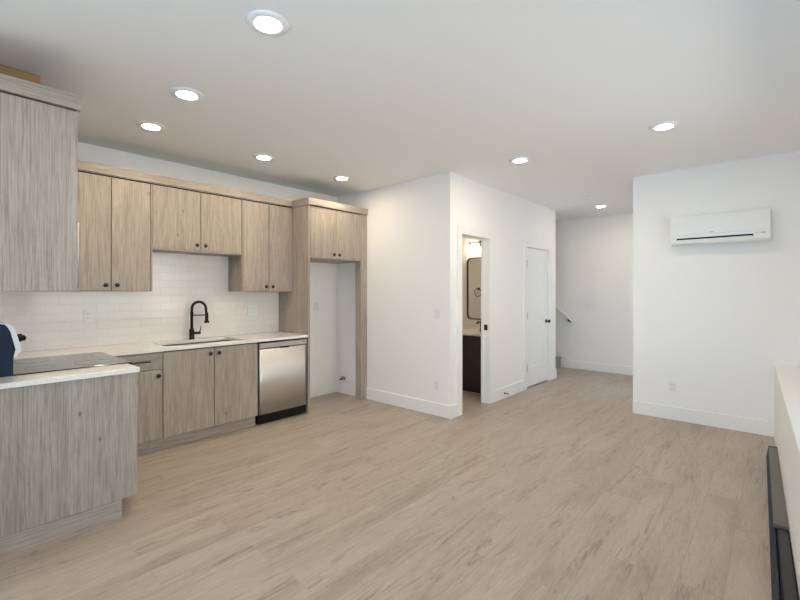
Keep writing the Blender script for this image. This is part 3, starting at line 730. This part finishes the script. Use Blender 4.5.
add_box(top, XV - 0.018, XV - 0.001, VY0 - 0.005, VY1 + 0.01, VZ + 0.03, VZ + 0.11, 0.002)
obj('vanity_top', top, M['quartz'], t)
t = thing('bathroom_faucet', 'small black faucet on the white bathroom vanity top', 'faucet', (5.50, 3.27, VZ + 0.03))
fz = VZ + 0.0305
obj('body', lathe([(0.0, 0), (0.026, 0), (0.022, 0.008), (0.018, 0.012), (0.017, 0.15), (0.0, 0.152)], (5.50, 3.27, fz), 'Z', 20, False), M['black'], t)
obj('spout', tube([(5.50, 3.27, fz + 0.125), (5.42, 3.27, fz + 0.14), (5.375, 3.27, fz + 0.12)], [0.013, 0.012, 0.011]), M['black'], t)
obj('lever', tube([(5.50, 3.27, fz + 0.15), (5.50, 3.27, fz + 0.17), (5.54, 3.28, fz + 0.185)], [0.009, 0.007, 0.005]), M['black'], t)
t = thing('mirror', 'tall rounded mirror with a thin black frame above the vanity', 'mirror', (XV, 3.255, 0.99))
o_, i_ = rrect(2.93, 3.58, 0.99, 1.935, 0.075, 8), rrect(2.944, 3.566, 1.004, 1.921, 0.062, 8)
fr = bmesh.new(); n = len(o_)
V = [[fr.verts.new((x, p[0], p[1])) for p in q] for x, q in ((XV - 0.0005, o_), (XV - 0.028, o_), (XV - 0.028, i_), (XV - 0.0005, i_))]
for k in range(4):
    A, B = V[k], V[(k + 1) % 4]
    for i in range(n): fr.faces.new((A[i], A[(i + 1) % n], B[(i + 1) % n], B[i]))
obj('frame', fr, M['black'], t)
obj('glass', prism(i_, 'X', XV - 0.012, XV - 0.006), M['mirror'], t)
t = thing('vanity_light', 'bar light with glass shades above the bathroom mirror', 'wall light', (XV, 3.28, 2.1))
obj('back_plate', box(XV - 0.02, XV - 0.0005, 3.20, 3.36, 2.10, 2.19, 0.003), M['nickel'], t)
bar = tube([(XV - 0.085, 2.98, 2.155), (XV - 0.085, 3.51, 2.155)], 0.010)
add_tube(bar, [(XV - 0.02, 3.28, 2.155), (XV - 0.085, 3.28, 2.155)], 0.009)
obj('bar', bar, M['hinge'], t)
for yy in (3.01, 3.245, 3.48):
    s = lathe([(0.0, 0.002), (0.017, 0.002), (0.017, -0.03), (0.0, -0.03)], (XV - 0.085, yy, 2.145), 'Z', 16, False)
    s = obj('socket', s, M['hinge'], t)
    obj('shade', lathe([(0.016, -0.03), (0.024, -0.042), (0.030, -0.072), (0.0, -0.075)], (XV - 0.085, yy, 2.145), 'Z', 20, False), M['bath_lens'], s)
t = thing('towel_ring', 'black towel ring seen reflected in the bathroom mirror', 'towel ring', (XB + TH, 4.33, 1.40))
obj('mount', lathe([(0.0, 0.0005), (0.026, 0.0005), (0.026, 0.01), (0.010, 0.014), (0.010, 0.045), (0.0, 0.046)], (XB + TH, 4.33, 1.47), 'X', 20, False), M['black'], t)
obj('ring', tube([(XB + TH + 0.04, 4.33 + 0.078 * math.sin(2 * math.pi * i / 28), 1.40 + 0.078 * math.cos(2 * math.pi * i / 28)) for i in range(28)], 0.0055, 8, True), M['black'], t)

# ------------------------------------------------------------------ baseboard heater along the low wall
t = thing('baseboard_heater', 'long low black baseboard heater with grey top along the low wall at right', 'heater', (2.9, face_y(2.9) + 0.04, 0))
HX0, HXS, HX1 = 1.15, 3.20, 4.76
def strip(x0, x1, prof):
    """prof: (distance from the low wall, height) outline swept along the wall face"""
    b = bmesh.new(); A, B = [[b.verts.new((x, face_y(x) + d * (1 + 0.13 * (HX1 - x)), z)) for d, z in prof] for x in (x0, x1)]
    k = len(prof); b.faces.new(A); b.faces.new(B)
    for i in range(k): b.faces.new((A[i], A[(i + 1) % k], B[(i + 1) % k], B[i]))
    return b
obj('casing', strip(HX0, HX1, [(0.0008, 0.012), (0.0008, 0.078), (0.046, 0.078), (0.058, 0.03), (0.058, 0.012)]), M['black_plastic'], t)
obj('top_cover', strip(HXS, HX1, [(0.0008, 0.0785), (0.0008, 0.100), (0.053, 0.100), (0.056, 0.096), (0.056, 0.0785)]), M['grey_metal'], t)
obj('front_panel', strip(HX0, HX1, [(0.064, 0.0), (0.070, 0.0), (0.0565, 0.076), (0.0505, 0.076)]), M['range_side'], t)
obj('heating_element', strip(HX0, HXS - 0.002, [(0.008, 0.0785), (0.008, 0.086), (0.040, 0.086), (0.040, 0.0785)]), M['black'], t)
obj('end_cap', strip(HX1 + 0.0005, HX1 + 0.03, [(0.0008, 0), (0.0008, 0.101), (0.056, 0.101), (0.071, 0.0)]), M['black_plastic'], t)
